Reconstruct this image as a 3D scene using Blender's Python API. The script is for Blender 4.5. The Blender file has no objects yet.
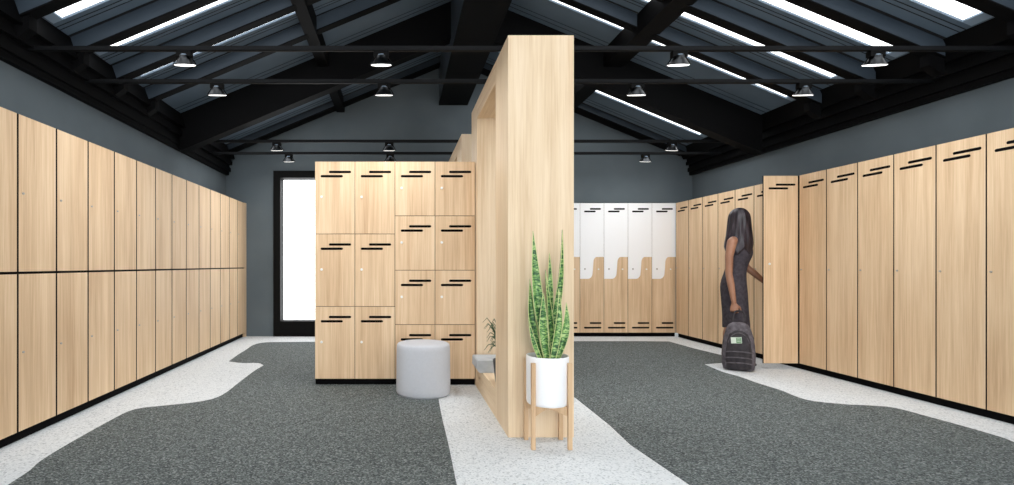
import bpy, bmesh, math, random
from mathutils import Vector, Matrix, Euler
random.seed(7)
PI = math.pi
C = bpy.context.scene.collection

# ------------------------------------------------------------------ helpers
def link(name, me, mat=None, parent=None):
    o = bpy.data.objects.new(name, me); C.objects.link(o)
    if mat and me is not None and not me.materials: me.materials.append(mat)
    if parent: o.parent = parent
    return o
def obj(name, bm, mat, parent=None, smooth=False, loc=None):
    bmesh.ops.recalc_face_normals(bm, faces=bm.faces[:])
    me = bpy.data.meshes.new(name); bm.to_mesh(me); bm.free()
    if smooth:
        for p in me.polygons: p.use_smooth = True
    o = link(name, me, mat, parent)
    if loc: o.location = loc
    return o
def thing(name, label, cat, loc=(0,0,0), rz=0, group=None):
    o = bpy.data.objects.new(name, None); C.objects.link(o)
    o.empty_display_size = .1
    o.location = loc; o.rotation_euler = (0,0,rz)
    o['label'] = label; o['category'] = cat
    if group: o['group'] = group
    return o
def tag(o, label, cat, group=None):
    o['label'] = label; o['category'] = cat
    if group: o['group'] = group
    return o
def struct(name, bm, mat, parent=None):
    o = obj(name, bm, mat, parent)
    if not parent: o['kind'] = 'structure'
    return o
def dup(root, loc, rz, label, group=None):
    r = root.copy(); C.objects.link(r); r.location = loc; r.rotation_euler = (0,0,rz)
    r['label'] = label
    if group: r['group'] = group
    for ch in list(root.children):
        c = ch.copy(); C.objects.link(c); c.parent = r
        for g in list(ch.children):
            d = g.copy(); C.objects.link(d); d.parent = c
    return r
def box(bm, a, b, bev=0):
    x0,y0,z0 = a; x1,y1,z1 = b
    vs = [bm.verts.new(p) for p in ((x0,y0,z0),(x1,y0,z0),(x1,y1,z0),(x0,y1,z0),(x0,y0,z1),(x1,y0,z1),(x1,y1,z1),(x0,y1,z1))]
    fs = [bm.faces.new([vs[i] for i in f]) for f in ((0,3,2,1),(4,5,6,7),(0,1,5,4),(1,2,6,5),(2,3,7,6),(3,0,4,7))]
    if bev:
        es = list({e for f in fs for e in f.edges})
        bmesh.ops.bevel(bm, geom=es, offset=bev, segments=2, affect='EDGES', profile=.6)
    return bm
def B(a, b, bev=0): return box(bmesh.new(), a, b, bev)
def prism(bm, pts, d0, d1, axis):
    """outline pts in the plane across axis, extruded from d0 to d1 along it"""
    def P(p, d):
        return {'x':(d,p[0],p[1]), 'y':(p[0],d,p[1]), 'z':(p[0],p[1],d)}[axis]
    a = [bm.verts.new(P(p,d0)) for p in pts]; b = [bm.verts.new(P(p,d1)) for p in pts]
    bm.faces.new(a); bm.faces.new(b[::-1]); n = len(pts)
    for i in range(n): bm.faces.new((a[i], b[i], b[(i+1)%n], a[(i+1)%n]))
    return bm
def lathe(bm, prof, seg=48, c=(0,0,0), cap=True):
    rings = []
    for r, z in prof:
        rings.append([bm.verts.new((c[0]+r*math.cos(2*PI*i/seg), c[1]+r*math.sin(2*PI*i/seg), c[2]+z)) for i in range(seg)])
    for q in range(len(rings)-1):
        for i in range(seg): bm.faces.new((rings[q][i], rings[q][(i+1)%seg], rings[q+1][(i+1)%seg], rings[q+1][i]))
    if cap:
        bm.faces.new(rings[0][::-1]); bm.faces.new(rings[-1])
    return bm
def loft(bm, rings, seg=24, cap=True):
    """rings: (centre, ru, rv, u axis, v axis)"""
    R = []
    for c, ru, rv, u, v in rings:
        c = Vector(c); u = Vector(u); v = Vector(v)
        R.append([bm.verts.new(c + u*ru*math.cos(2*PI*i/seg) + v*rv*math.sin(2*PI*i/seg)) for i in range(seg)])
    for q in range(len(R)-1):
        for i in range(seg): bm.faces.new((R[q][i], R[q][(i+1)%seg], R[q+1][(i+1)%seg], R[q+1][i]))
    if cap: bm.faces.new(R[0][::-1]); bm.faces.new(R[-1])
    return bm
def tube(bm, pts, rad, seg=10):
    pts = [Vector(p) for p in pts]
    if not hasattr(rad, '__len__'): rad = [rad]*len(pts)
    rings = []; up = None
    for i, p in enumerate(pts):
        d = (pts[min(i+1,len(pts)-1)] - pts[max(i-1,0)]).normalized()
        if up is None:
            up = d.orthogonal().normalized()
        up = (up - d*up.dot(d)).normalized()
        rings.append((p, rad[i], rad[i], up, d.cross(up)))
    return loft(bm, rings, seg)
def ball(bm, c, r, rot=None, seg=20):
    if not hasattr(r, '__len__'): r = (r,r,r)
    M = Matrix.Translation(Vector(c))
    if rot: M = M @ Euler(rot).to_matrix().to_4x4()
    M = M @ Matrix.Diagonal((r[0],r[1],r[2],1))
    bmesh.ops.create_uvsphere(bm, u_segments=seg, v_segments=max(8,seg//2+2), radius=1, matrix=M)
    return bm
def limb(bm, pts, rad, seg=14):
    for i in range(len(pts)-1):
        tube(bm, [pts[i], pts[i+1]], [rad[i], rad[i+1]], seg)
    for p, r in zip(pts, rad): ball(bm, p, r, seg=12)

# ------------------------------------------------------------------ materials
def mat(name, col, rough=.6, metal=0, spec=.5, emit=None, estr=0):
    m = bpy.data.materials.new(name); m.use_nodes = True
    b = m.node_tree.nodes['Principled BSDF']
    b.inputs['Base Color'].default_value = (*col, 1)
    b.inputs['Roughness'].default_value = rough; b.inputs['Metallic'].default_value = metal
    b.inputs['Specular IOR Level'].default_value = spec
    if emit:
        b.inputs['Emission Color'].default_value = (*emit,1); b.inputs['Emission Strength'].default_value = estr
    return m
def srgb(r,g,b):
    f = lambda c: (c/255/12.92) if c/255 <= .04045 else ((c/255+.055)/1.055)**2.4
    return (f(r), f(g), f(b))
def noisy(m, col_stops, scale=(1,1,1), nscale=5, detail=4, bump=0, use_rand=False, rough=None):
    nt = m.node_tree; N = nt.nodes; L = nt.links; b = N['Principled BSDF']
    tc = N.new('ShaderNodeTexCoord'); mp = N.new('ShaderNodeMapping'); mp.inputs['Scale'].default_value = scale
    L.new(tc.outputs['Object'], mp.inputs['Vector'])
    if use_rand:
        oi = N.new('ShaderNodeObjectInfo'); mu = N.new('ShaderNodeMath'); mu.operation='MULTIPLY'; mu.inputs[1].default_value=37
        L.new(oi.outputs['Random'], mu.inputs[0]); L.new(mu.outputs[0], mp.inputs['Location'])
    n = N.new('ShaderNodeTexNoise'); n.inputs['Scale'].default_value = nscale; n.inputs['Detail'].default_value = detail
    L.new(mp.outputs[0], n.inputs['Vector'])
    cr = N.new('ShaderNodeValToRGB'); e = cr.color_ramp.elements
    while len(e) < len(col_stops): e.new(.5)
    for q,(p,c) in enumerate(col_stops): e[q].position = p; e[q].color = (*c,1)
    L.new(n.outputs['Fac'], cr.inputs[0]); L.new(cr.outputs[0], b.inputs['Base Color'])
    if bump:
        bp = N.new('ShaderNodeBump'); bp.inputs['Strength'].default_value = bump; bp.inputs['Distance'].default_value=.004
        L.new(n.outputs['Fac'], bp.inputs['Height']); L.new(bp.outputs[0], b.inputs['Normal'])
    return m
def oak(name, light, mid, dark, axis='z', ss=1.0):
    """wood with the grain running along axis"""
    m = mat(name, mid, .55, spec=.3)
    nt = m.node_tree; N = nt.nodes; L = nt.links; b = N['Principled BSDF']
    tc = N.new('ShaderNodeTexCoord'); oi = N.new('ShaderNodeObjectInfo')
    mu = N.new('ShaderNodeMath'); mu.operation='MULTIPLY'; mu.inputs[1].default_value=53
    L.new(oi.outputs['Random'], mu.inputs[0])
    ad = N.new('ShaderNodeVectorMath'); ad.operation='ADD'
    L.new(tc.outputs['Object'], ad.inputs[0]); L.new(mu.outputs[0], ad.inputs[1])
    def nz(sc, long, detail, rough):
        mp = N.new('ShaderNodeMapping')
        s = [sc,sc,sc]; s['xyz'.index(axis)] = long; mp.inputs['Scale'].default_value = s
        L.new(ad.outputs[0], mp.inputs['Vector'])
        n = N.new('ShaderNodeTexNoise'); n.inputs['Scale'].default_value=1; n.inputs['Detail'].default_value=detail
        n.inputs['Roughness'].default_value = rough; n.inputs['Distortion'].default_value=.25
        L.new(mp.outputs[0], n.inputs['Vector']); return n
    a = nz(16*ss, .55, 3, .6); f = nz(110*ss, 2.2, 3, .65); g = nz(3.0*ss, .9, 2, .5)
    m1 = N.new('ShaderNodeMix'); m1.data_type='FLOAT'; m1.inputs[0].default_value=.48
    L.new(a.outputs['Fac'], m1.inputs[2]); L.new(f.outputs['Fac'], m1.inputs[3])
    m2 = N.new('ShaderNodeMix'); m2.data_type='FLOAT'; m2.inputs[0].default_value=.25
    L.new(m1.outputs[0], m2.inputs[2]); L.new(g.outputs['Fac'], m2.inputs[3])
    cr = N.new('ShaderNodeValToRGB'); e = cr.color_ramp.elements; e.new(.5)
    for q,(p,c) in enumerate(((.36,dark),(.5,mid),(.62,light))): e[q].position=p; e[q].color=(*c,1)
    L.new(m2.outputs[0], cr.inputs[0]); L.new(cr.outputs[0], b.inputs['Base Color'])
    return m
def speckle(name, stops, scale, rough=.9):
    m = mat(name, (.5,.5,.5), rough, spec=.2)
    nt = m.node_tree; N = nt.nodes; L = nt.links; b = N['Principled BSDF']
    tc = N.new('ShaderNodeTexCoord')
    v = N.new('ShaderNodeTexVoronoi'); v.inputs['Scale'].default_value = scale; v.inputs['Randomness'].default_value=1
    L.new(tc.outputs['Object'], v.inputs['Vector'])
    sp = N.new('ShaderNodeSeparateColor'); L.new(v.outputs['Color'], sp.inputs[0])
    cr = N.new('ShaderNodeValToRGB'); cr.color_ramp.interpolation='LINEAR'; e = cr.color_ramp.elements
    while len(e) < len(stops): e.new(.5)
    for q,(p,c) in enumerate(stops): e[q].position=p; e[q].color=(*c,1)
    L.new(sp.outputs[0], cr.inputs[0]); L.new(cr.outputs[0], b.inputs['Base Color'])
    return m

M_oak   = oak('locker_oak', srgb(231,204,170), srgb(217,187,151), srgb(194,160,124))
M_pale  = oak('portal_oak', srgb(235,214,185), srgb(225,201,168), srgb(207,178,143), ss=.8)
M_paleh = oak('portal_oak_level', srgb(235,214,185), srgb(225,201,168), srgb(207,178,143), axis='y', ss=.8)
M_stand = oak('stand_oak', srgb(216,186,150), srgb(204,172,136), srgb(182,148,112))
M_seam  = mat('seam_brown', srgb(82,60,44), .8)
M_dark  = mat('carcass_black', srgb(14,13,13), .8, spec=.1)
M_kick  = mat('plinth_black', srgb(8,8,9), .8, spec=.08)
M_slot  = mat('slot_black', srgb(10,9,9), .9, spec=.1)
M_lock  = mat('lock_white', srgb(235,235,232), .4)
M_lockg = mat('lock_grey', srgb(176,172,166), .35, metal=.6)
M_white = mat('white_laminate', srgb(248,249,250), .45)
M_wall  = noisy(mat('slate_wall', srgb(70,80,88), .85, spec=.2), [(.3,srgb(88,97,102)),(.7,srgb(97,106,111))], nscale=1.6, detail=6)
M_deck  = noisy(mat('slate_deck', srgb(66,78,90), .6, spec=.3), [(.3,srgb(88,104,119)),(.7,srgb(100,116,131))], nscale=2.0, detail=5)
M_groove= mat('deck_groove', srgb(16,18,22), .8)
M_beam  = mat('beam_black', srgb(12,12,13), .6, spec=.06)
M_steel = mat('rail_black', srgb(16,17,19), .6, spec=.15)
M_frame = mat('frame_black', srgb(6,6,6), .6, spec=.12)
M_reveal= mat('reveal_grey', srgb(150,170,190), .6)
M_curb  = mat('curb_grey', srgb(120,136,150), .6)
M_chrome= mat('chrome', srgb(70,72,74), .3, metal=1)
M_disc  = mat('lamp_disc', (1,1,1), .5, emit=(1,.98,.95), estr=2.2)
M_floor = speckle('light_terrazzo', [(0,srgb(166,171,174)),(.15,srgb(208,212,214)),(.85,srgb(222,225,226)),(1,srgb(182,187,190))], 110)
M_carpet= speckle('dark_carpet', [(0,srgb(56,60,60)),(.35,srgb(81,87,87)),(.7,srgb(100,107,106)),(1,srgb(140,145,144))], 130)
M_pouf  = noisy(mat('pouf_fabric', srgb(178,181,187), .9, spec=.15), [(.3,srgb(190,193,199)),(.7,srgb(194,197,203))], nscale=60, detail=3, bump=.05)
M_stone = noisy(mat('pale_stone', srgb(186,190,194), .8), [(.3,srgb(170,175,178)),(.7,srgb(188,192,195))], nscale=14)
M_pot   = mat('pot_white', srgb(240,241,242), .35)
M_potd  = mat('pot_dark', srgb(44,50,54), .5)
M_soil  = noisy(mat('soil', srgb(60,48,38), .95), [(.3,srgb(40,32,26)),(.7,srgb(82,66,52))], nscale=90)
M_thin  = mat('thin_leaf', srgb(58,84,52), .55)
M_skin  = noisy(mat('skin', srgb(150,108,84), .5), [(.3,srgb(150,106,82)),(.7,srgb(168,122,96))], nscale=12)
M_dress = noisy(mat('dress_fabric', srgb(58,54,60), .85, spec=.2), [(.3,srgb(56,52,58)),(.7,srgb(78,73,79))], nscale=30, detail=4, bump=.2)
M_hair  = noisy(mat('hair', srgb(38,30,36), .42), [(.35,srgb(24,19,24)),(.65,srgb(50,39,48))], scale=(60,60,4), nscale=1, detail=3, bump=.5)
M_eye   = mat('eye_white', srgb(230,226,220), .3)
M_iris  = mat('iris', srgb(40,26,20), .3)
M_lip   = mat('lip', srgb(140,72,66), .5)
M_shoe  = mat('shoe_black', srgb(22,22,24), .4)
M_bagb  = noisy(mat('bag_black', srgb(36,32,36), .7), [(.3,srgb(26,23,27)),(.7,srgb(56,50,54))], nscale=26, bump=.3)
M_bagg  = noisy(mat('bag_grey', srgb(112,108,112), .75), [(.3,srgb(62,57,62)),(.7,srgb(104,98,104))], nscale=26, bump=.3)
M_label = mat('label_white', srgb(216,226,212), .5)
M_green = mat('label_green', srgb(92,140,92), .5)
# snake plant leaf: pale green, broken dark cross bands
def leafmat():
    m = mat('banded_leaf', srgb(120,160,90), .45)
    nt = m.node_tree; N = nt.nodes; L = nt.links; b = N['Principled BSDF']
    tc = N.new('ShaderNodeTexCoord'); mp = N.new('ShaderNodeMapping'); mp.inputs['Scale'].default_value=(30,30,75)
    L.new(tc.outputs['Object'], mp.inputs['Vector'])
    n = N.new('ShaderNodeTexNoise'); n.inputs['Scale'].default_value=1; n.inputs['Detail'].default_value=3; n.inputs['Distortion'].default_value=1.0
    L.new(mp.outputs[0], n.inputs['Vector'])
    cr = N.new('ShaderNodeValToRGB'); e = cr.color_ramp.elements; e.new(.5); e.new(.6)
    for q,(p,c) in enumerate(((.36,srgb(28,70,36)),(.46,srgb(62,112,54)),(.54,srgb(116,160,84)),(.68,srgb(186,206,140)))): e[q].position=p; e[q].color=(*c,1)
    L.new(n.outputs['Fac'], cr.inputs[0]); L.new(cr.outputs[0], b.inputs['Base Color'])
    return m
M_leaf = leafmat()
M_margin = mat('leaf_margin', srgb(206,214,150), .5)
def glassmat():
    m = bpy.data.materials.new('clear_glass'); m.use_nodes = True
    nt = m.node_tree; nt.nodes.clear(); N = nt.nodes
    o = N.new('ShaderNodeOutputMaterial'); mx = N.new('ShaderNodeMixShader'); t = N.new('ShaderNodeBsdfTransparent'); g = N.new('ShaderNodeBsdfGlossy')
    g.inputs['Roughness'].default_value=.03; mx.inputs[0].default_value=.06
    nt.links.new(t.outputs[0], mx.inputs[1]); nt.links.new(g.outputs[0], mx.inputs[2]); nt.links.new(mx.outputs[0], o.inputs[0])
    return m
M_glass = glassmat()

# ------------------------------------------------------------------ measurements (metres; y is depth from the camera)
EYE = 1.08; F = 535.0
XL, XR = -2.62, 4.40            # side walls
YB = 8.05                       # back wall
Y0 = -1.2                       # end wall left out behind the camera so sky light floods in
XRG, ZRG, SL = .80, 4.22, .415  # ridge
def roof(x): return ZRG - SL*abs(x-XRG)
def fl(px, py):                 # a point on the floor seen in the photograph
    y = EYE*F/(py-264.5); return ((px-400)*y/F, y)

# ------------------------------------------------------------------ floor
struct('floor', B((XL-.2,Y0,-.1),(XR+.2,YB+.5,0)), M_floor)
def carpet(pts, label):
    o = obj('carpet', prism(bmesh.new(), pts, 0, .004, 'z'), M_carpet); return tag(o, label, 'carpet')
def smooth(pts, n=5):
    out = []
    for i in range(len(pts)-1):
        p0 = pts[max(i-1,0)]; p1 = pts[i]; p2 = pts[i+1]; p3 = pts[min(i+2,len(pts)-1)]
        for k in range(n):
            t = k/n
            out.append(tuple(.5*(2*p1[j]+(p2[j]-p0[j])*t+(2*p0[j]-5*p1[j]+4*p2[j]-p3[j])*t*t+(-p0[j]+3*p1[j]-3*p2[j]+p3[j])*t**3) for j in (0,1)))
    return out+[pts[-1]]
near = smooth([(-1.95,1.2),(-1.90,2.2)]+[fl(*p) for p in ((22.7,476),(40,462),(65.7,446),(101,426),(128,412),(145,408),(166.7,405.8),(202,401.6),(222,395.5),(240,382),(254,371.5),(264,365.5))], 4)
bay = smooth([fl(*p) for p in ((264,365.5),(258,363),(242,363),(229,361.4))], 3)
far = smooth([fl(*p) for p in ((229,361.4),(238,355),(246,350),(254,345),(266,342.6),(290,342.2),(314,342))], 4)
left_pts = near + bay[1:] + far[1:] + [(.30,7.45),(.30,5.27),(-.755,5.27),(-.755,4.815),(.31,4.815),(.31,4.35)] + smooth([(.31,4.33),(.296,3.8),(.29,3.2),(.28,2.75),(.27,2.2),(.26,1.2)],3)
carpet(left_pts, 'dark grey speckled carpet with wavy edge, left of the oak partition')
rn = smooth([fl(*p) for p in ((1005.5,439),(971,428.8),(929,417.3),(895,408.4),(868,405.8),(844.5,404.7),(806.5,400.2),(781,390.7),(760,384.2),(738,376.5),(722,372),(704,364.3))], 4)
rf = smooth([fl(*p) for p in ((704,364.3),(718,363.2),(734,362.4),(748,361)) ], 3)
rb = [fl(*p) for p in ((741,359.3),(722,355.5),(693.7,348.6),(669,341.7),(640,341.4))]
right_pts = [(3.75,1.2),(3.62,2.2),(3.58,2.9)] + rn + rf[1:] + rb + [(1.42,7.50),(1.42,5.5),(1.42,4.3),(1.41,3.6),(1.38,3.2),(1.42,2.6),(1.44,1.2)]
carpet(right_pts, 'dark grey speckled carpet right of the oak partition, reaching the white lockers')

# ------------------------------------------------------------------ walls
def gable(bm, y0, y1, cut=None):
    pts = [(XL-.2,0),(XR+.2,0),(XR+.2,roof(XR)+.1),(XRG,ZRG+.25),(XL-.2,roof(XL)+.1)]
    return prism(bm, pts, y0, y1, 'y')
# back wall: window hole on the left, locker niche on the right
WX0, WX1, WZ0, WZ1 = -1.90, -.42, .0, 2.486
NX0 = 1.968
bm = bmesh.new()
box(bm, (XL-.2,YB,0),(WX0,YB+.2,2.55)); box(bm, (WX1,YB,0),(NX0,YB+.2,2.55)); box(bm, (WX0,YB,WZ1),(WX1,YB+.2,2.55))
box(bm, (NX0,YB,2.012),(XR+.2,YB+.45,2.55)); box(bm, (NX0-.1,YB+.2,0),(NX0,YB+.45,2.55)); box(bm, (NX0,YB+.4,0),(XR+.2,YB+.5,2.012))
prism(bm, [(XL-.2,2.55),(XR+.2,2.55),(XR+.2,roof(XR)+.05),(XRG,ZRG+.2),(XL-.2,roof(XL)+.05)], YB, YB+.2, 'y')
struct('wall_back', bm, M_wall)
struct('wall_left', B((XL-.2,Y0,0),(XL,YB,roof(XL)+.1)), M_wall)
struct('wall_right', B((XR,Y0,0),(XR+.2,YB,roof(XR)+.1)), M_wall)

# window in the back wall, floor to over head height with a thick black frame
bm = bmesh.new(); t0, t1 = .105, .105
box(bm, (WX0,YB-.03,0),(WX0+t0,YB+.2,WZ1)); box(bm, (WX1-t0,YB-.03,0),(WX1,YB+.2,WZ1))
box(bm, (WX0+t0,YB-.03,WZ1-t1),(WX1-t0,YB+.2,WZ1)); box(bm, (WX0+t0,YB-.03,0),(WX1-t0,YB+.2,.23))
w = struct('window_1', bm, M_frame)
obj('pane', B((WX0+t0,YB+.08,.23),(WX1-t0,YB+.09,WZ1-t1)), M_glass, w)

# ------------------------------------------------------------------ roof
FE = [3.905+.598*k for k in range(-4,4)]     # far edges of the skylights: 1.51 .. 5.70
RF = [4.12+.603*k for k in range(-5,3)]     # front faces of the rafters
RW, RD = .09, .125
MAIN = (6.20, 6.36, .43)
sky = [(f-.285, f) for f in FE] + [(6.45, 7.34)]
XLE, XRE = -2.56, 4.20          # where the eaves beams meet the deck
SKL, SKR = (-2.53, -.86), (1.30, 4.17)
TH = .012
def slab(bm, x0, x1, y0, y1, th=TH, drop=0):
    prism(bm, [(x0,roof(x0)-drop),(x1,roof(x1)-drop),(x1,roof(x1)+th-drop),(x0,roof(x0)+th-drop)], y0, y1, 'y')
bm = bmesh.new()
slab(bm, XL-.2, SKL[0], Y0, YB); slab(bm, SKL[1], XRG, Y0, YB); slab(bm, XRG, SKR[0], Y0, YB); slab(bm, SKR[1], XR+.2, Y0, YB)
ys = [Y0] + [v for s in sky for v in s] + [YB]
for i in range(0, len(ys), 2):
    for a, b in (SKL, SKR): slab(bm, a, b, ys[i], ys[i+1])
struct('ceiling', bm, M_deck)
# dark joints between the deck boards
n = 0
for i in range(2, len(ys), 2):
    y0, y1 = ys[i], ys[i+1]
    g = bmesh.new()
    for q, (fr, wd) in enumerate(((.25,.006),(.45,.006),(.8,.024)) if y1-y0 < .5 else ((.06,.006),(.13,.006),(.25,.030))):
        yy = y0 + (y1-y0)*fr
        if y1-y0 >= .5: yy = y1 - (.42,.34,.24)[q]
        else: yy = y0 + (.045,.09,.19)[q]
        for a, b in ((XLE,XRG),(XRG,XRE)): slab(g, a, b, yy, yy+wd, .004, .003)
    n += 1; struct('trim_%d'%n, g, M_groove)
# skylights
n = 1
for y0, y1 in sky:
    for (a, b) in (SKL, SKR):
        n += 1
        bm = bmesh.new(); H = .020
        def up(x0,x1,ya,yb): prism(bm, [(x0,roof(x0)+TH),(x1,roof(x1)+TH),(x1,roof(x1)+H),(x0,roof(x0)+H)], ya, yb, 'y')
        up(a-.03,a,y0,y1); up(b,b+.03,y0,y1); up(a-.03,b+.03,y0-.03,y0); up(a-.03,b+.03,y1,y1+.03)
        w = struct('window_%d'%n, bm, M_curb)
        e0, e1 = (a, a+.07) if a < 0 else (b-.07, b)
        g = bmesh.new(); prism(g, [(e0,roof(e0)-.001),(e1,roof(e1)-.001),(e1,roof(e1)+.012),(e0,roof(e0)+.012)], y0, y1, 'y'); obj('end_flashing', g, M_reveal, w)
        g = bmesh.new(); prism(g, [(a,roof(a)+.004),(b,roof(b)+.004),(b,roof(b)+.010),(a,roof(a)+.010)], y0, y1, 'y')
        obj('pane', g, M_glass, w)
# rafters: slate faces and black undersides
M_raft = noisy(mat('rafter_slate', srgb(60,70,80), .5, spec=.3), [(.3,srgb(53,63,73)),(.7,srgb(62,72,82))], nscale=2.5)
def rafter(y, w, d, front, x0, x1):
    bm = bmesh.new()
    prism(bm, [(x0,roof(x0)-d),(x1,roof(x1)-d),(x1,roof(x1)-.001),(x0,roof(x0)-.001)], y, y+w, 'y')
    o = struct('ceiling_beam', bm, front)
    if front is not M_beam:
        g = bmesh.new(); prism(g, [(x0,roof(x0)-d-.012),(x1,roof(x1)-d-.012),(x1,roof(x1)-d),(x0,roof(x0)-d)], y-.004, y+w+.004, 'y')
        obj('flange', g, M_beam, o)
    return o
BX0, BX1 = .59, 1.01            # ridge box
for y in RF:
    rafter(y, RW, RD, M_raft, XLE, BX0); rafter(y, RW, RD, M_raft, BX1, XRE)
for a, b in ((XLE,BX0),(BX1,XRE)):
    rafter(MAIN[0], MAIN[1]-MAIN[0], MAIN[2], M_beam, a, b)
    rafter(7.84, .205, .085, M_raft, a, b)
# ridge box, its left cheek slate, black underneath
bm = B((BX0,Y0,3.50),(BX1,YB-.001,ZRG-.12)); r = struct('ceiling_beam', bm, M_raft)
obj('soffit', B((BX0-.006,Y0,3.475),(BX1+.006,YB-.001,3.50)), M_beam, r)
# purlins along the room
for (x0, x1, zb) in ((-.95,-.83,1.08+2.29),(2.36,2.58,1.08+2.29)):
    bm = bmesh.new(); prism(bm, [(x0,zb),(x1,zb),(x1,roof(x1)-.002),(x0,roof(x0)-.002)], Y0, YB-.001, 'y')
    struct('ceiling_beam', bm, M_beam)
# eaves beams: stepped black channel along both side walls
def eave(sgn, xw, xe):
    def X(d): return xw + sgn*d
    zt = roof(xe)-.002
    pts = [(X(0),2.42),(X(.05),2.42),(X(.05),2.47),(X(.075),2.47),(X(.075),2.53),(X(.055),2.53),(X(.055),2.57),(X(.10),2.57),(X(.10),2.62),(X(.085),2.62),(X(.085),2.66),(X(.14),2.66),(xe,zt),(X(0),zt-.08)]
    if sgn < 0: pts = [(a, b-.0) for a, b in pts]
    struct('ceiling_beam', prism(bmesh.new(), pts, Y0, YB-.001, 'y'), M_beam)
eave(1, XL, XLE+.02); eave(-1, XR, XRE-.02)
for y in [MAIN[0]+.0] + RF[3:]:                # haunches where the rafters land on the eaves beam
    for s, xe in ((1,XLE),(-1,XRE)):
        g = bmesh.new(); z = roof(xe)
        prism(g, [(xe,z-.26),(xe+s*.02,z-.26),(xe+s*.12,z-.19),(xe+s*.12,z-.10),(xe,z-.14)], y+.005, y+.08, 'y')
        struct('beam_bracket', g, M_beam)

# ------------------------------------------------------------------ lockers
W = .3645; HT = 2.0; KK = .058; DT = .018
def stadium(x0, x1, z, h, n=8):
    r = h/2; pts = []
    for k in range(n+1): a = -PI/2+PI*k/n; pts.append((x1-r+r*math.cos(a), z+r*math.sin(a)))
    for k in range(n+1): a = PI/2+PI*k/n; pts.append((x0+r+r*math.cos(a), z+r*math.sin(a)))
    return pts
MESH = {}
def cached(key, build, m):
    if key not in MESH:
        bm = build(); bmesh.ops.recalc_face_normals(bm, faces=bm.faces[:])
        me = bpy.data.meshes.new(key[0]); bm.to_mesh(me); bm.free(); me.materials.append(m); MESH[key] = me
    return MESH[key]
def part(name, key, build, m, parent, loc=(0,0,0)):
    o = bpy.data.objects.new(name, cached((name,)+key, build, m)); C.objects.link(o); o.parent = parent; o.location = loc; return o
def put_door(root, w, z0, z1, gap, slots, locks, dmat=None):
    """door in local x 0..w, front at y=0 looking to -y; own origin at its lower left front corner"""
    h = z1-z0-gap; dw = w-gap
    d = part('door', (round(w,4),round(h,4),gap), lambda: B((0,0,0),(dw,DT,h),.0015), dmat or M_oak, root, (gap/2,0,z0+gap/2))
    if len(d.data.materials) < 2:
        d.data.materials.append(M_seam if gap < .006 else M_dark)
        for p in d.data.polygons:
            if abs(p.normal.y) < .9: p.material_index = 1
    for (a, b, zz) in slots:
        zz2 = h-zz if zz > 0 else -zz
        part('vent_slot', (round(a,3),round(b,3),round(w,4)), lambda: prism(bmesh.new(), stadium(a*w,b*w,0,.021), -.0015, .004, 'y'), M_slot, d, (0,0,zz2))
    for (fx, fz, kind) in locks:
        def bl():
            q = 1 if kind=='w' else .62
            bm = lathe(bmesh.new(), [(.0115*q,0),(.0115*q,.006),(.009*q,.009)], 16)
            bmesh.ops.rotate(bm, verts=bm.verts, matrix=Matrix.Rotation(PI/2,3,'X')); return bm
        part('lock', (kind,), bl, M_lock if kind=='w' else M_lockg, d, (fx,0,fz*h))
    return d
TOP = [(.345,.90,.092),(.14,.695,.130)]
def locker(loc, rz, label, group, tiers, gap, carc, w=W, depth=.27, slots=TOP, locks=(( .05,.5,'w'),), name='locker', open_front=False, skip_door=False):
    t = thing(name, label, 'locker', loc, rz, group)
    if not open_front:
        part('body', (w,depth,carc.name), lambda: B((.0005,DT+.002,KK),(w-.0005,depth,HT)), carc, t)
    part('plinth', (w,depth), lambda: B((.0005,.035,0),(w-.0005,depth,KK)), M_kick, t)
    if not skip_door:
        n = tiers; hh = (HT-KK)/n
        for i in range(n): put_door(t, w, KK+i*hh, KK+(i+1)*hh, gap, slots, locks)
    return t
ORD = ['first','second','third','fourth','fifth','sixth','seventh','eighth','ninth','tenth','eleventh','twelfth','thirteenth','fourteenth','fifteenth']
# left bank: faces +x; local x runs towards -y... rotation +90deg puts local -y to +x
XA = -2.31
g = 'two-tier oak lockers of the left bank'
yA = [3.234+W*k for k in range(-1,13)]
base = None
for k, y in enumerate(reversed(yA)):            # k = 0 next to the back wall
    if k == 0: lab = 'plain two-tier oak locker at the back corner end of the left bank'
    elif k == len(yA)-1: lab = 'nearest two-tier oak locker of the left bank, cut by the left picture edge'
    else: lab = 'plain two-tier oak locker in the left bank, %s from the back corner' % ORD[k]
    if base is None:
        base = locker((XA,y,0), PI/2, lab, g, 2, .015, M_dark, slots=(), locks=((.035,.5,'g'),), depth=.295); first = base
    else: dup(first, (XA,y,0), PI/2, lab, g)
tag(obj('filler_panel', B((XL+.005,yA[-1]+W+.001,.0),(XA,YB-.003,HT)), M_oak), 'narrow oak filler strip between left locker bank and back wall', 'panel')

# right bank: faces -x; local x runs towards -y
XB = 4.11
WR = .3516
def right_y(k): return 7.97 - WR*k             # far edge of locker k
OPEN = 6
gR = 'tall oak lockers of the right bank'
first = None
NR = 13
for k in range(NR):
    y = right_y(k)
    if k == OPEN: continue
    if k < OPEN: lab = 'tall single-door oak locker right of the white lockers, %s from the back corner' % ORD[k]
    else: lab = 'tall single-door oak locker, %s on the near side of the open door' % ORD[k-OPEN-1]
    if k == 0: lab = 'tall single-door oak locker in the back right corner, touching the white lockers'
    if k == NR-1: lab = 'nearest tall oak locker of the right bank, at the right picture edge'
    if first is None: first = locker((XB,y,0), -PI/2, lab, gR, 1, .009, M_dark, w=WR, locks=((.028,.5,'g'),))
    else: dup(first, (XB,y,0), -PI/2, lab, gR)
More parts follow.
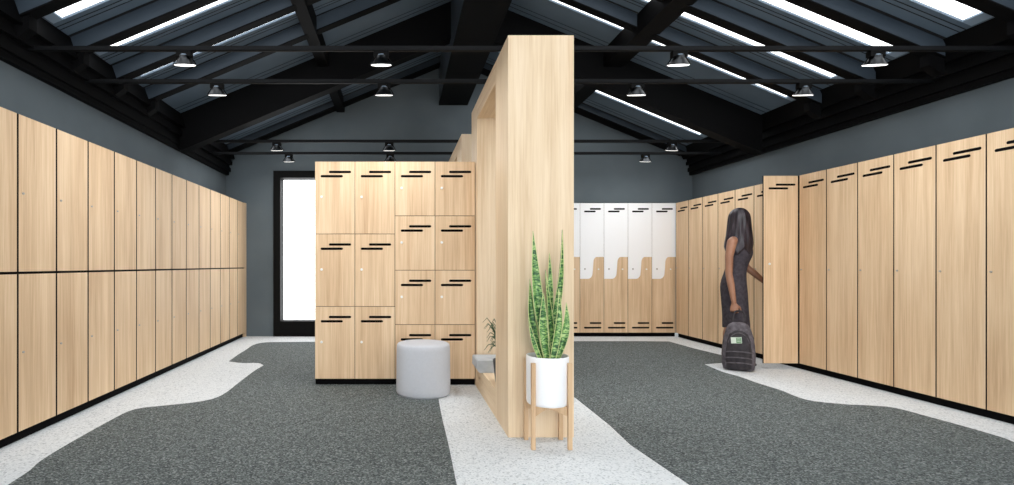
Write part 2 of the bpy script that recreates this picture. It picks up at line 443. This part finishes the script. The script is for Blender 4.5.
# the open one
y = right_y(OPEN)
t = thing('locker', 'open oak locker whose door stands out into the room beside the woman', 'locker', (XB,y,0), -PI/2, gR)
w = WR; dp = .27
bm = bmesh.new()
box(bm,(.0005,.02,KK),(.016,dp,HT)); box(bm,(w-.016,.02,KK),(w-.0005,dp,HT)); box(bm,(.016,.02,KK),(w-.016,dp,KK+.016)); box(bm,(.016,.02,HT-.016),(w-.016,dp,HT)); box(bm,(.016,dp-.01,KK+.016),(w-.016,dp,HT-.016))
obj('body', bm, M_dark, t)
obj('shelf', B((.017,.03,1.62),(w-.017,dp-.011,1.636)), M_dark, t)
obj('plinth', B((.0005,.035,0),(w-.0005,dp,KK)), M_kick, t)
d = put_door(t, w+.012, KK, HT, .009, TOP, ((.06,.53,'w'),))
# door swings on its near edge (local x = w) to stand square to the bank, front towards the camera
hinge = Vector((w-.002,0,0))
d.location = (w-.004,-.362,KK+.0035); d.rotation_euler = (0,0,0)
d.matrix_local = Matrix.Translation(Vector((w-.004, -(w+.012), KK+.0035))) @ Matrix.Rotation(PI/2, 4, 'Z')

# white-topped lockers in the back niche: face the camera
YW = 8.0; WW = .3585
gW = 'half white lockers on the back wall'
def scurve(w):
    zl, zr = .863-KK, 1.19-KK; xm = .56*w; r = .052; g_=.0
    pts = [(0,zl)]
    for k in range(9): a = -PI/2+PI/2*k/8; pts.append((xm-r*1.6+r*1.35*math.cos(a), zl+r*1.7+r*1.7*math.sin(a)))
    for k in range(9): a = PI-PI/2*k/8; pts.append((xm+r+r*1.0*math.cos(a), zr-r*1.5+r*1.5*math.sin(a)))
    pts += [(w,zr),(w,HT-KK-.005),(0,HT-KK-.005)]
    return pts
first = None
for k in range(6):
    x = 4.125 - WW*(k+1)
    lab = ('tall half white and oak locker on the back wall, %s from the right corner' % ORD[k]) if k < 4 else \
          ('half white locker on the back wall, partly hidden by the tall oak partition' if k == 4 else 'half white locker on the back wall, wholly behind the tall oak partition')
    if first is None:
        first = thing('locker', lab, 'locker', (x,YW,0), 0, gW)
        obj('body', B((.0005,DT+.002,KK),(WW-.0005,.38,HT)), M_dark, first)
        obj('plinth', B((.0005,.03,0),(WW-.0005,.38,KK)), M_kick, first)
        dd = put_door(first, WW, KK, HT, .005, (), ((.275,.49,'w'),))
        wp = obj('white_panel', prism(bmesh.new(), scurve(WW-.005), -.004, .001, 'y'), M_white, dd); wp['label'] = 'white upper panel with a stepped rounded lower edge'
        for (a,b,zz) in ((.40,.86,HT-KK-.092),(.16,.64,HT-KK-.130),(.40,.88,.145),(.16,.88,.075)):
            obj('vent_slot', prism(bmesh.new(), stadium(a*WW,b*WW,0,.024), -.0065, .002, 'y'), M_slot, dd, loc=(0,0,zz))
        bm = lathe(bmesh.new(), [(.0115,0),(.0115,.006),(.009,.009)], 16); bmesh.ops.rotate(bm, verts=bm.verts, matrix=Matrix.Rotation(PI/2,3,'X'))
        obj('lock', bm, M_lockg, dd, loc=(.07,-.004,.49*1.945))
    else: dup(first, (x,YW,0), 0, lab, gW)

# freestanding bank in the middle: two three-tier, two four-tier columns
YM = 4.775; WM = .3575
gM = 'freestanding oak lockers in the middle'
L3 = ((.058,.51,'w'),)
m1 = locker((-.76,YM,0), 0, 'three-tier oak locker at the left end of the freestanding middle bank', gM, 3, .004, M_seam, w=WM, depth=.5, locks=L3)
dup(m1, (-.76+WM,YM,0), 0, 'three-tier oak locker, second column of the middle bank', gM)
m2 = locker((-.76+2*WM,YM,0), 0, 'four-tier oak locker column in the middle bank, behind the grey pouf', gM, 4, .004, M_seam, w=WM, depth=.5, locks=L3)
dup(m2, (-.76+3*WM,YM,0), 0, 'four-tier oak locker column against the tall oak partition', gM)

# ------------------------------------------------------------------ oak partitions (box frames)
def portal(y0, label):
    D = 1.71; X0, X1, H = .675, 1.086, 2.512
    t = thing('partition_frame', label, 'partition', (X0,y0,0), 0, 'box-shaped oak partition frames')
    w = X1-X0; j0, j1 = .44, .36
    obj('post', B((0,0,0),(w,j0,H),.002), M_pale, t)
    obj('post', B((0,D-j1,0),(w,D,H),.002), M_pale, t)
    obj('lintel', B((0,j0,H-.15),(w,D-j1,H)), M_paleh, t)
    obj('sill', B((0,j0,0),(w,D-j1,.195)), M_paleh, t)
    return t
portal(3.34, 'tall pale oak box frame partition in the centre, behind the snake plant')
portal(5.87, 'farther oak box frame partition, its top just showing above the middle lockers')

# grey block seat on the sill
bm = bmesh.new()
loft_pts = [(.0,.195),(.0,.20)]
prism(bm, [(.628,.222),(.65,.197),(1.02,.197),(1.02,.296),(.640,.296),(.630,.288)], 4.36, 4.66, 'y')
tag(obj('seat_block', bm, M_stone), 'pale grey block seat overhanging the sill of the oak partition', 'seat')

# thin-leaved plant in a dark pot on the sill
t = thing('potted_plant', 'thin-leaved plant in a dark pot on the partition sill, mostly behind the post', 'plant', (.803,4.02,.195))
obj('pot', lathe(bmesh.new(), [(.085,0),(.105,.17),(.10,.17),(.095,.14)], 32), M_potd, t, True)
bm = bmesh.new()
for k in range(34):
    a = random.uniform(0,2*PI) if k < 16 else random.uniform(PI*.7,PI*1.3); L_ = random.uniform(.14,.22); up = random.uniform(.05,.38)
    p = []
    for q in range(6):
        s = q/5; p.append((math.cos(a)*(.02+L_*s*.75), math.sin(a)*(.02+L_*s), .15+up*min(1,s*1.2)*.8 + .09*math.sin(s*PI)*.9))
    tube(bm, p, [.005,.005,.005,.004,.003,.001], 5)
tube(bm, [(0,0,.13),(0,.01,.3),(.0,0,.47)], [.008,.006,.003], 6)
obj('foliage', bm, M_thin, t, True)

# ------------------------------------------------------------------ pouf
t = bmesh.new()
R0 = .226
lathe(t, [(R0*.97,.0),(R0*1.0,.02),(R0,.06),(R0-.003,.375),(R0-.006,.405),(R0-.016,.418),(R0-.04,.424),(.10,.427),(.01,.428)], 64)
p = obj('pouf', t, M_pouf, None, True, loc=(.195,4.485,.004)); tag(p, 'round light grey fabric pouf in front of the middle lockers', 'pouf')

# ------------------------------------------------------------------ snake plant on a wooden stand
PX, PY = .884, 3.21
st = thing('plant_stand', 'slim oak four-legged stand holding the white pot', 'plant stand', (PX,PY,0))
for sx in (-1,1):
    for sy in (-1,1):
        cx, cy = sx*.107, sy*.090
        obj('leg', B((cx-.0125,cy-.0125,0),(cx+.0125,cy+.0125,.505),.003), M_stand, st)
def brace(rot):
    bm = bmesh.new(); n = 12; L_ = .125
    top = [(-L_+2*L_*k/n, .247) for k in range(n+1)]; bot = [(L_-2*L_*k/n, .247-.052+.022*math.sin(PI*k/n)) for k in range(n+1)]
    prism(bm, top+bot, -.011, .011, 'y'); bmesh.ops.rotate(bm, verts=bm.verts, matrix=Matrix.Rotation(rot,3,'Z')); return bm
a = math.atan2(.090,.107)
obj('cross_brace', brace(a), M_stand, st); obj('cross_brace', brace(-a), M_stand, st)
pt = thing('potted_plant', 'tall snake plant with banded upright leaves in a round white pot', 'plant', (PX,PY,.248))
obj('pot', lathe(bmesh.new(), [(.113,0),(.120,.006),(.1235,.02),(.1245,.284),(.123,.288),(.118,.288),(.116,.262),(.116,.235)], 64, cap=False), M_pot, pt, True)
obj('pot_base', lathe(bmesh.new(), [(.114,.0),(.114,.004)], 64), M_pot, pt)
obj('soil', lathe(bmesh.new(), [(.1165,.228),(.1165,.240)], 40), M_soil, pt)
def leaf(bx, by, tx, ty, h, wid, tw, bow):
    """bx,by base; tx,ty tip; sword leaf, folded along its middle, with a pale edge"""
    n = 22; bm = bmesh.new(); g = bmesh.new(); rows = []
    for k in range(n+1):
        s = k/n
        c = Vector((bx+(tx-bx)*s+bow*math.sin(PI*s)*.5, by+(ty-by)*s, .225+h*s))
        ww = wid*(.62+.45*math.sin(min(1,s*1.8)*PI/2))*(1-max(0,(s-.45)/.55)**1.7) + .0006
        a = tw + .9*s; u = Vector((math.cos(a), math.sin(a), 0)); nn = Vector((-math.sin(a), math.cos(a),0))
        row = []
        for q, f in enumerate((-1,-.5,0,.5,1)):
            d = (abs(f)**1.5)*ww*.35
            row.append(c + u*ww*f*.5 - nn*d)
        back = [p + nn*(.0022) for p in row]
        rows.append([bm.verts.new(p) for p in row] + [bm.verts.new(p) for p in reversed(back)])
    m = len(rows[0])
    for k in range(n):
        for q in range(m): bm.faces.new((rows[k][q], rows[k][(q+1)%m], rows[k+1][(q+1)%m], rows[k+1][q]))
    bm.faces.new(rows[0][::-1]); bm.faces.new(rows[-1])
    for side in (0,4):
        tube(g, [rows[k][side].co for k in range(n+1)], [.0018]*n+[.0004], 5)
    o = obj('leaf', bm, M_leaf, pt, True); obj('leaf_margin', g, M_margin, o, True)
S = 167.0
def lf(tipx, tipy, basex, wid, tw, bow=0, by=0, ty=None):
    bx = (basex-548)/S; tx = (tipx-548)/S; zt = EYE-(tipy-264.5)/S - .248
    leaf(bx, by, tx, by*1.3 if ty is None else ty, zt-.225, wid, tw, bow)
lf(532.5,231,552,.056,-.5,-.060,by=-.02)
lf(565,229,543,.052,.1,.055,by=.03)
lf(553,252,551,.038,-.9,.02,by=.05)
lf(531,279,545,.040,-.4,-.060,by=.01)
lf(527,318,543,.026,-.2,-.035,by=-.04)
lf(564.5,302,553,.044,-.6,.050,by=-.035)
lf(546,270,555,.044,.2,-.02,by=.0)
lf(541,292,548,.046,-.8,-.03,by=-.05)
lf(556,288,549,.042,-.2,.03,by=-.05)
lf(537,304,543,.034,.3,-.02,by=.05)
lf(558,326,557,.028,-1.0,.01,by=.03)
lf(550,300,549,.042,.6,.0,by=.06)

# ------------------------------------------------------------------ track rails and spotlights
ZT = 2.558
rails = [(3.70,'nearest'),(4.36,'second'),(6.47,'third'),(7.17,'farthest')]
for y, nm in rails:
    r = thing('track_rail', {'nearest':'nearest black ceiling track rail crossing the whole room','second':'second black ceiling track rail from the camera, close behind the nearest',
        'third':'third black ceiling track rail from the camera, beyond the deep roof beam','farthest':'farthest black ceiling track rail, just above the back window top'}[nm], 'rail', (0,y,ZT), 0, 'black ceiling track rails')
    bm = bmesh.new()
    box(bm, (XLE-.03,-.017,0),(XRE+.15,.017,.028)); obj('rail', bm, M_steel, r)
    bm = bmesh.new(); box(bm, (XLE-.02,-.010,-.004),(XRE+.14,.010,.0)); obj('conductor', bm, M_frame, r)
xs = [(-1.49,'left end spotlight'),(-.13,'second spotlight from the left'),(1.93,'second spotlight from the right'),(3.29,'right end spotlight')]
LAMP = 8
sp = None
def make_spot(lab):
    t = thing('track_spotlight', lab, 'spotlight', (0,0,0), 0, 'spotlights on the ceiling rails')
    obj('adapter', B((-.052,-.022,-.046),(.052,.022,-.004),.003), M_frame, t)
    rf = obj('reflector', lathe(bmesh.new(), [(.030,-.030),(.036,-.048),(.046,-.062),(.066,-.088),(.074,-.096),(.070,-.0965),(.058,-.082)], 32, cap=False), M_chrome, t, True)
    obj('lamp_housing', lathe(bmesh.new(), [(.028,-.030),(.034,-.05),(.034,-.066),(.028,-.075)], 24), M_reveal, t, True)
    o = obj('lamp_disc', lathe(bmesh.new(), [(.066,-.100),(.071,-.0975),(.066,-.092)], 32), M_disc, t, True)
    for q in (rf,o): q.matrix_local = Matrix.Translation((0,0,-.06)) @ Matrix.Rotation(math.radians(15),4,'X') @ Matrix.Translation((0,0,.06))
    ld = bpy.data.lights.new('spot_lamp','AREA'); ld.shape='DISK'; ld.size=.12; ld.energy=LAMP; ld.color=(.97,.985,1)
    lo = bpy.data.objects.new('spot_lamp', ld); C.objects.link(lo); lo.parent = t; lo.location=(0,0,-.112)
    for s in (-1,1): obj('bracket_arm', tube(bmesh.new(), [(s*.045,0,-.03),(s*.055,0,-.055),(s*.078,0,-.092)], .004, 6), M_frame, t)
    return t
for (y, nm) in rails:
    for i, (x, lab) in enumerate(xs):
        if nm == 'farthest' and i == 2: continue
        L_ = '%s on the %s ceiling rail' % (lab, nm)
        if nm in ('third','farthest') and i == 2: continue
        if sp is None:
            sp = make_spot(L_); sp.location = (x,y,ZT)
        else: dup(sp, (x,y,ZT), 0, L_, 'spotlights on the ceiling rails')

# ------------------------------------------------------------------ woman
WXc,WYc = 3.59, 5.74
wm = thing('person', 'woman in a dark sleeveless dress reaching into the open locker', 'person', (WXc,WYc,0), math.radians(-38))
def V(x,y,z): return Vector((x,y,z))
bm = bmesh.new()
# torso (facing +x)
loft(bm, [((-.01,0,.80),.070,.11,(1,0,0),(0,1,0)),((-.012,0,.86),.098,.138,(1,0,0),(0,1,0)),((-.004,0,.95),.088,.128,(1,0,0),(0,1,0)),((.015,0,1.06),.078,.115,(1,0,0),(0,1,0)),
          ((.035,0,1.16),.092,.135,(1,0,0),(0,1,0)),((.035,0,1.24),.100,.150,(1,0,0),(0,1,0)),((.015,0,1.33),.075,.150,(1,0,0),(0,1,0)),((.01,0,1.385),.045,.07,(1,0,0),(0,1,0))])
ball(bm, (.082,-.068,1.185), .05); ball(bm, (.082,.068,1.185), .05)
limb(bm, [V(.005,0,1.35),V(.025,0,1.45)], [.052,.047])
# head, turned away from the camera towards the locker
hd = math.radians(82); hc = V(.045,.01,1.555)
def H(x,y,z): return hc + Matrix.Rotation(hd,3,'Z') @ V(x,y,z)
ball(bm, H(-.012,0,.018), (.092,.076,.098), (0,0,hd), 28)
ball(bm, H(.025,0,-.042), (.062,.056,.070), (0,0,hd), 24)
ball(bm, H(.055,0,-.086), (.026,.026,.020), (0,0,hd))
tube(bm, [H(.078,0,.018),H(.096,0,-.012),H(.104,0,-.030)], [.008,.011,.013], 8); ball(bm, H(.098,0,-.032), (.014,.017,.010))
ball(bm, H(.086,0,-.058), (.010,.022,.006), (0,0,hd)); ball(bm, H(.084,0,-.068), (.010,.019,.006), (0,0,hd))
ball(bm, H(.068,-.03,.030),(.014,.024,.008),(0,0,hd)); ball(bm, H(.068,.03,.030),(.014,.024,.008),(0,0,hd))
for s in (-1,1): ball(bm, H(-.008,s*.076,-.005), (.018,.008,.030), (0,0,hd))
# near (right) arm hanging, holding the bag
rs = V(-.005,-.165,1.315); re = V(-.030,-.195,.98); rw = V(.015,-.20,.685)
limb(bm, [V(.01,-.09,1.34), rs, V(-.03,-.185,1.17), re, V(-.01,-.20,.86), rw], [.050,.048,.040,.034,.034,.022])
def hand(wrist, fwd, side, palmn, curl, s=1.0):
    """fwd: wrist to knuckles; side: towards the thumb; palmn: palm normal (fingers curl this way)"""
    fwd = fwd.normalized(); side = side.normalized(); palmn = palmn.normalized()
    pts = []
    for k in range(5):
        f = k/4; loft_c = wrist + fwd*.085*f*s
        pts.append((loft_c, (.024+.016*min(1,f*1.6))*s, .0135*s, side, palmn))
    loft(bm, pts, 16)
    Ls = [.068,.076,.070,.056]
    for i in range(4):
        off = (.029 - .0195*i)*s
        p = wrist + fwd*(.082-.004*abs(i-1.2))*s + side*off
        d = fwd; chain = [p]; rad = [.0092*s]; a = 0
        for q, (fr, c) in enumerate(((.45,curl[0]),(.30,curl[1]),(.25,curl[2]))):
            a += c + .06*i; dd = fwd*math.cos(a) + palmn*math.sin(a)
            p = p + dd*Ls[i]*fr*s; chain.append(p); rad.append((.0085,.0078,.0066)[q]*s)
        limb(bm, chain, rad, 10)
    p = wrist + fwd*.022*s + side*.024*s
    d1 = (side*.75+fwd*.7+palmn*.35).normalized(); d2 = (side*.15+fwd*.85+palmn*.6).normalized()
    limb(bm, [p, p+d1*.036*s, p+d1*.036*s+d2*.030*s, p+d1*.036*s+d2*.052*s+palmn*.006], [.0125*s,.0105*s,.0095*s,.0075*s], 10)
hand(rw+V(.001,0,-.005), V(.02,.0,-1), V(1,0,0), V(0,1,0), (.75,1.15,.8), 1.0)
# far (left) arm reaching into the locker
ls = V(.01,.165,1.315); le = V(.085,.235,1.05); lw = V(.255,.245,.885)
limb(bm, [V(.01,.09,1.34), ls, V(.055,.20,1.18), le, V(.15,.24,.99), lw], [.050,.048,.040,.035,.035,.023])
hand(lw, V(.62,.42,-.55), V(-.3,-.2,.6)*-1+V(0,-1,.9), V(-.45,.1,-.8), (.35,.5,.4), 1.0)
# legs
for s, fx in ((-1,-.035),(1,.035)):
    limb(bm, [V(-.005,s*.062,.86), V(fx*.5+.005,s*.064,.66), V(fx+.01,s*.062,.47), V(fx-.018,s*.070,.34), V(fx-.02,s*.068,.20), V(fx-.02,s*.068,.085)], [.076,.066,.048,.050,.038,.030])
    limb(bm, [V(fx-.025,s*.068,.05), V(fx+.05,s*.072,.035), V(fx+.12,s*.075,.024)], [.030,.028,.018])
body = obj('body', bm, M_skin, wm, True)
rm = body.modifiers.new('Remesh','REMESH'); rm.mode='VOXEL'; rm.voxel_size=.0052; rm.use_smooth_shade=True
sm = body.modifiers.new('Smooth','SMOOTH'); sm.factor=.5; sm.iterations=4
for s in (-1,1):
    e = obj('eye', ball(bmesh.new(), H(.0735,s*.029,.010), .0115, seg=16), M_eye, wm, True)
    obj('iris', ball(bmesh.new(), H(.0815,s*.029,.010), .0055, seg=12), M_iris, e, True)
obj('lips', ball(bmesh.new(), H(.0905,0,-.063), (.008,.020,.008), (0,0,hd)), M_lip, wm, True)
# dress: bust to knee, following the body, with shoulder straps
def dr(cx, z, rx, ry, cy=0): return ((cx,cy,z), rx, ry, (1,0,0), (0,1,0))
bm = bmesh.new()
rings = [dr(.012,.405,.122,.132),dr(.012,.43,.122,.132),dr(.008,.55,.116,.138),dr(.0,.68,.118,.146),dr(-.008,.80,.120,.152),dr(-.012,.87,.118,.154),dr(-.004,.95,.104,.142),dr(.016,1.05,.088,.118),
         dr(.034,1.13,.104,.138),dr(.045,1.19,.120,.150),dr(.042,1.25,.116,.153),dr(.034,1.29,.102,.148)]
R = []
seg = 56
for (c, rx, ry, u, v) in rings:
    row = []
    for i in range(seg):
        a = 2*PI*i/seg; fold = 1 + .020*math.sin(7*a+c[2]*3)*max(0,(.85-c[2])/.45)
        row.append(bm.verts.new((c[0]+rx*fold*math.cos(a), c[1]+ry*fold*math.sin(a), c[2])))
    R.append(row)
for q in range(len(R)-1):
    for i in range(seg): bm.faces.new((R[q][i],R[q][(i+1)%seg],R[q+1][(i+1)%seg],R[q+1][i]))
dress = obj('dress', bm, M_dress, wm, True)
so = dress.modifiers.new('Solid','SOLIDIFY'); so.thickness=.006; so.offset=1
ss = dress.modifiers.new('Sub','SUBSURF'); ss.levels=1; ss.render_levels=1
for s in (-1,1):
    g = bmesh.new(); P = [V(.115,s*.085,1.285),V(.098,s*.095,1.325),V(.06,s*.098,1.375),V(.01,s*.098,1.398),V(-.04,s*.095,1.375),V(-.07,s*.09,1.32),V(-.072,s*.085,1.27)]
    rows = []
    for p in P: rows.append([g.verts.new(p+V(0,-.026,.0)), g.verts.new(p+V(0,.026,.0)), g.verts.new(p+V(0,.026,.006)), g.verts.new(p+V(0,-.026,.006))])
    for k in range(len(P)-1):
        for q in range(4): g.faces.new((rows[k][q],rows[k][(q+1)%4],rows[k+1][(q+1)%4],rows[k+1][q]))
    g.faces.new(rows[0]); g.faces.new(rows[-1][::-1])
    st_ = obj('strap', g, M_dress, dress, True)
# hair: cap and long straight fall to the shoulders
bm = bmesh.new()
def hring(z, cx, rx, ry, gapa):
    """open ring around the head leaving a face gap of +-gapa about the face direction"""
    row = []
    for i in range(41):
        a = hd + gapa + (2*PI-2*gapa)*i/40
        k = 1 + (.03+.05*max(0,1.5-z))*math.sin(9*a+z*14) + .02*math.sin(17*a-z*9)
        row.append(V(.045+cx*math.cos(hd)+rx*k*math.cos(a), .01+cx*math.sin(hd)+ry*k*math.sin(a), z+.030*math.sin(6*a+1)*(1 if z<1.25 else 0)))
    return row
rows = [hring(1.686,-.012,.010,.010,.02),hring(1.681,-.012,.038,.034,.2),hring(1.664,-.014,.066,.060,.5),hring(1.632,-.014,.090,.082,.7),hring(1.60,-.015,.101,.091,.76),hring(1.55,-.018,.108,.097,.80),hring(1.48,-.022,.112,.102,.78),
        hring(1.41,-.028,.118,.110,.74),hring(1.34,-.036,.128,.128,.78),hring(1.28,-.044,.134,.146,.9),hring(1.235,-.05,.128,.142,1.0),hring(1.205,-.055,.112,.122,1.1)]
vr = [[bm.verts.new(p) for p in r] for r in rows]
for q in range(len(vr)-1):
    for i in range(40): bm.faces.new((vr[q][i],vr[q][i+1],vr[q+1][i+1],vr[q+1][i]))
bm.faces.new(vr[0][::-1])
hair = obj('hair', bm, M_hair, wm, True)
s1 = hair.modifiers.new('Solid','SOLIDIFY'); s1.thickness=.022; s1.offset=-1
s2 = hair.modifiers.new('Sub','SUBSURF'); s2.levels=2; s2.render_levels=2
for s, fx in ((-1,-.035),(1,.035)):
    bm = bmesh.new()
    loft(bm, [((fx-.062,s*.068,.035),.010,.018,(0,0,1),(0,1,0)),((fx-.05,s*.068,.036),.032,.031,(0,0,1),(0,1,0)),((fx+.0,s*.070,.033),.032,.035,(0,0,1),(0,1,0)),((fx+.07,s*.073,.026),.026,.040,(0,0,1),(0,1,0)),
              ((fx+.125,s*.075,.020),.019,.034,(0,0,1),(0,1,0)),((fx+.155,s*.075,.014),.010,.015,(0,0,1),(0,1,0))], 18)
    obj('shoe', bm, M_shoe, wm, True)

# ------------------------------------------------------------------ backpack held by the woman, just touching the floor
bg = thing('backpack', 'black and grey backpack held by the woman near the floor', 'bag', (3.46,5.47,.0), math.radians(-30)); bg.scale = (.90,.92,1.07)
def sq(c, rx, ry, z, e=3.2, seg=40):
    out = []
    for i in range(seg):
        a = 2*PI*i/seg; ca, sa = math.cos(a), math.sin(a)
        k = (abs(ca)**e+abs(sa)**e)**(-1/e); out.append((c+rx*k*ca, ry*k*sa, z))
    return out
def sloft(rows):
    bm = bmesh.new(); R = [[bm.verts.new(p) for p in r] for r in rows]; n = len(R[0])
    for q in range(len(R)-1):
        for i in range(n): bm.faces.new((R[q][i],R[q][(i+1)%n],R[q+1][(i+1)%n],R[q+1][i]))
    bm.faces.new(R[0][::-1]); bm.faces.new(R[-1]); return bm
bb = obj('bag_body', sloft([sq(0,.11,.055,.003),sq(0,.150,.085,.015),sq(0,.162,.095,.06),sq(0,.165,.098,.15),sq(0,.158,.096,.24),sq(0,.144,.088,.32),sq(0,.122,.072,.39),sq(0,.095,.055,.435),sq(0,.05,.03,.458)]), M_bagg, bg, True)
bb['label'] = 'grey backpack body'
fp = obj('front_pocket', sloft([[(x*1.0, y-.045, z) for x,y,z in r] for r in (sq(0,.095,.05,.012),sq(0,.125,.062,.03),sq(0,.132,.066,.10),sq(0,.130,.066,.20),sq(0,.118,.060,.29),sq(0,.095,.05,.35),sq(0,.05,.03,.385))]), M_bagb, bg, True)
fp['label'] = 'black front pocket'
for zz, hw in ((.085,.128),(.135,.130),(.19,.130)):
    pts = [(hw*math.sin(q), -.112-.012*math.cos(q)*1.0+.05*(1-math.cos(q)), zz+.018*math.cos(q*1.0)-.018) for q in [(-1.35+2.7*k/14) for k in range(15)]]
    obj('compression_strap', tube(bmesh.new(), pts, .006, 8), M_bagg, bg, True)
obj('zip', tube(bmesh.new(), [(.10*math.sin(q), -.108+.02*(1-math.cos(q)), .25+.115*math.cos(q)) for q in [(-1.5+3*k/16) for k in range(17)]], .0035, 6), M_bagg, bg, True)
lb = obj('label_card', B((-.055,-.1165,.268),(.048,-.112,.325),.001), M_label, bg); lb['label'] = 'white and green card'
lb.rotation_euler = (0,math.radians(-4),0)
obj('label_print', B((-.005,-.1178,.272),(.044,-.1162,.321)), M_green, lb)
for z0_ in (.283,.297,.310):
    obj('label_line', B((.0,-.1184,z0_),(.038,-.1177,z0_+.004)), M_label, lb)
# carrying handle up to the hand, side pads
hp = [(-.045,0,.44),(-.042,.0,.52),(-.03,.0,.60),(-.012,.0,.655),(.055,.02,.672),(.098,.01,.655),(.105,.0,.60),(.085,.0,.50),(.05,0,.44)]
hp = [(-.055,0,.43),(-.050,.02,.49),(-.035,.05,.545),(-.01,.075,.560),(.03,.075,.560),(.055,.05,.545),(.06,.02,.49),(.055,0,.43)]
cc = smooth([(p[0],p[2]) for p in hp],4); yy = smooth([(p[1],0) for p in hp],4)
obj('carry_strap', tube(bmesh.new(), [(a[0],b[0],a[1]) for a,b in zip(cc,yy)], .0085, 8), M_bagb, bg, True)
for s in (-1,1):
    obj('shoulder_strap', tube(bmesh.new(), [(s*.05,.07,.42),(s*.09,.112,.36),(s*.10,.128,.25),(s*.11,.118,.12),(s*.12,.088,.06)], [.014,.018,.018,.012,.009], 8), M_bagb, bg, True)

# ------------------------------------------------------------------ light: overcast sky over the skylights and through the end left open for soft front light
w = bpy.data.worlds.new('World'); bpy.context.scene.world = w; w.use_nodes = True
nt = w.node_tree; b = nt.nodes['Background']; b.inputs[0].default_value = (.96,.98,1,1); b.inputs[1].default_value = 3.6

cam = bpy.data.cameras.new('Camera'); co = bpy.data.objects.new('Camera', cam); C.objects.link(co)
co.location = (0,0,EYE); co.rotation_euler = (PI/2,0,0)
cam.sensor_width = 36; cam.lens = F/1014*36; cam.shift_x = (507-400)/1014; cam.shift_y = (264.5-242.5)/1014
cam.clip_start = .05
sc = bpy.context.scene; sc.camera = co
sc.view_settings.view_transform = 'Standard'; sc.view_settings.look = 'None'; sc.view_settings.gamma = 1
sc.view_settings.exposure = 0; sc.view_settings.use_curve_mapping = False
sc.cycles.max_bounces = 10; sc.cycles.diffuse_bounces = 6; sc.cycles.transparent_max_bounces = 12
sc.cycles.use_denoising = True
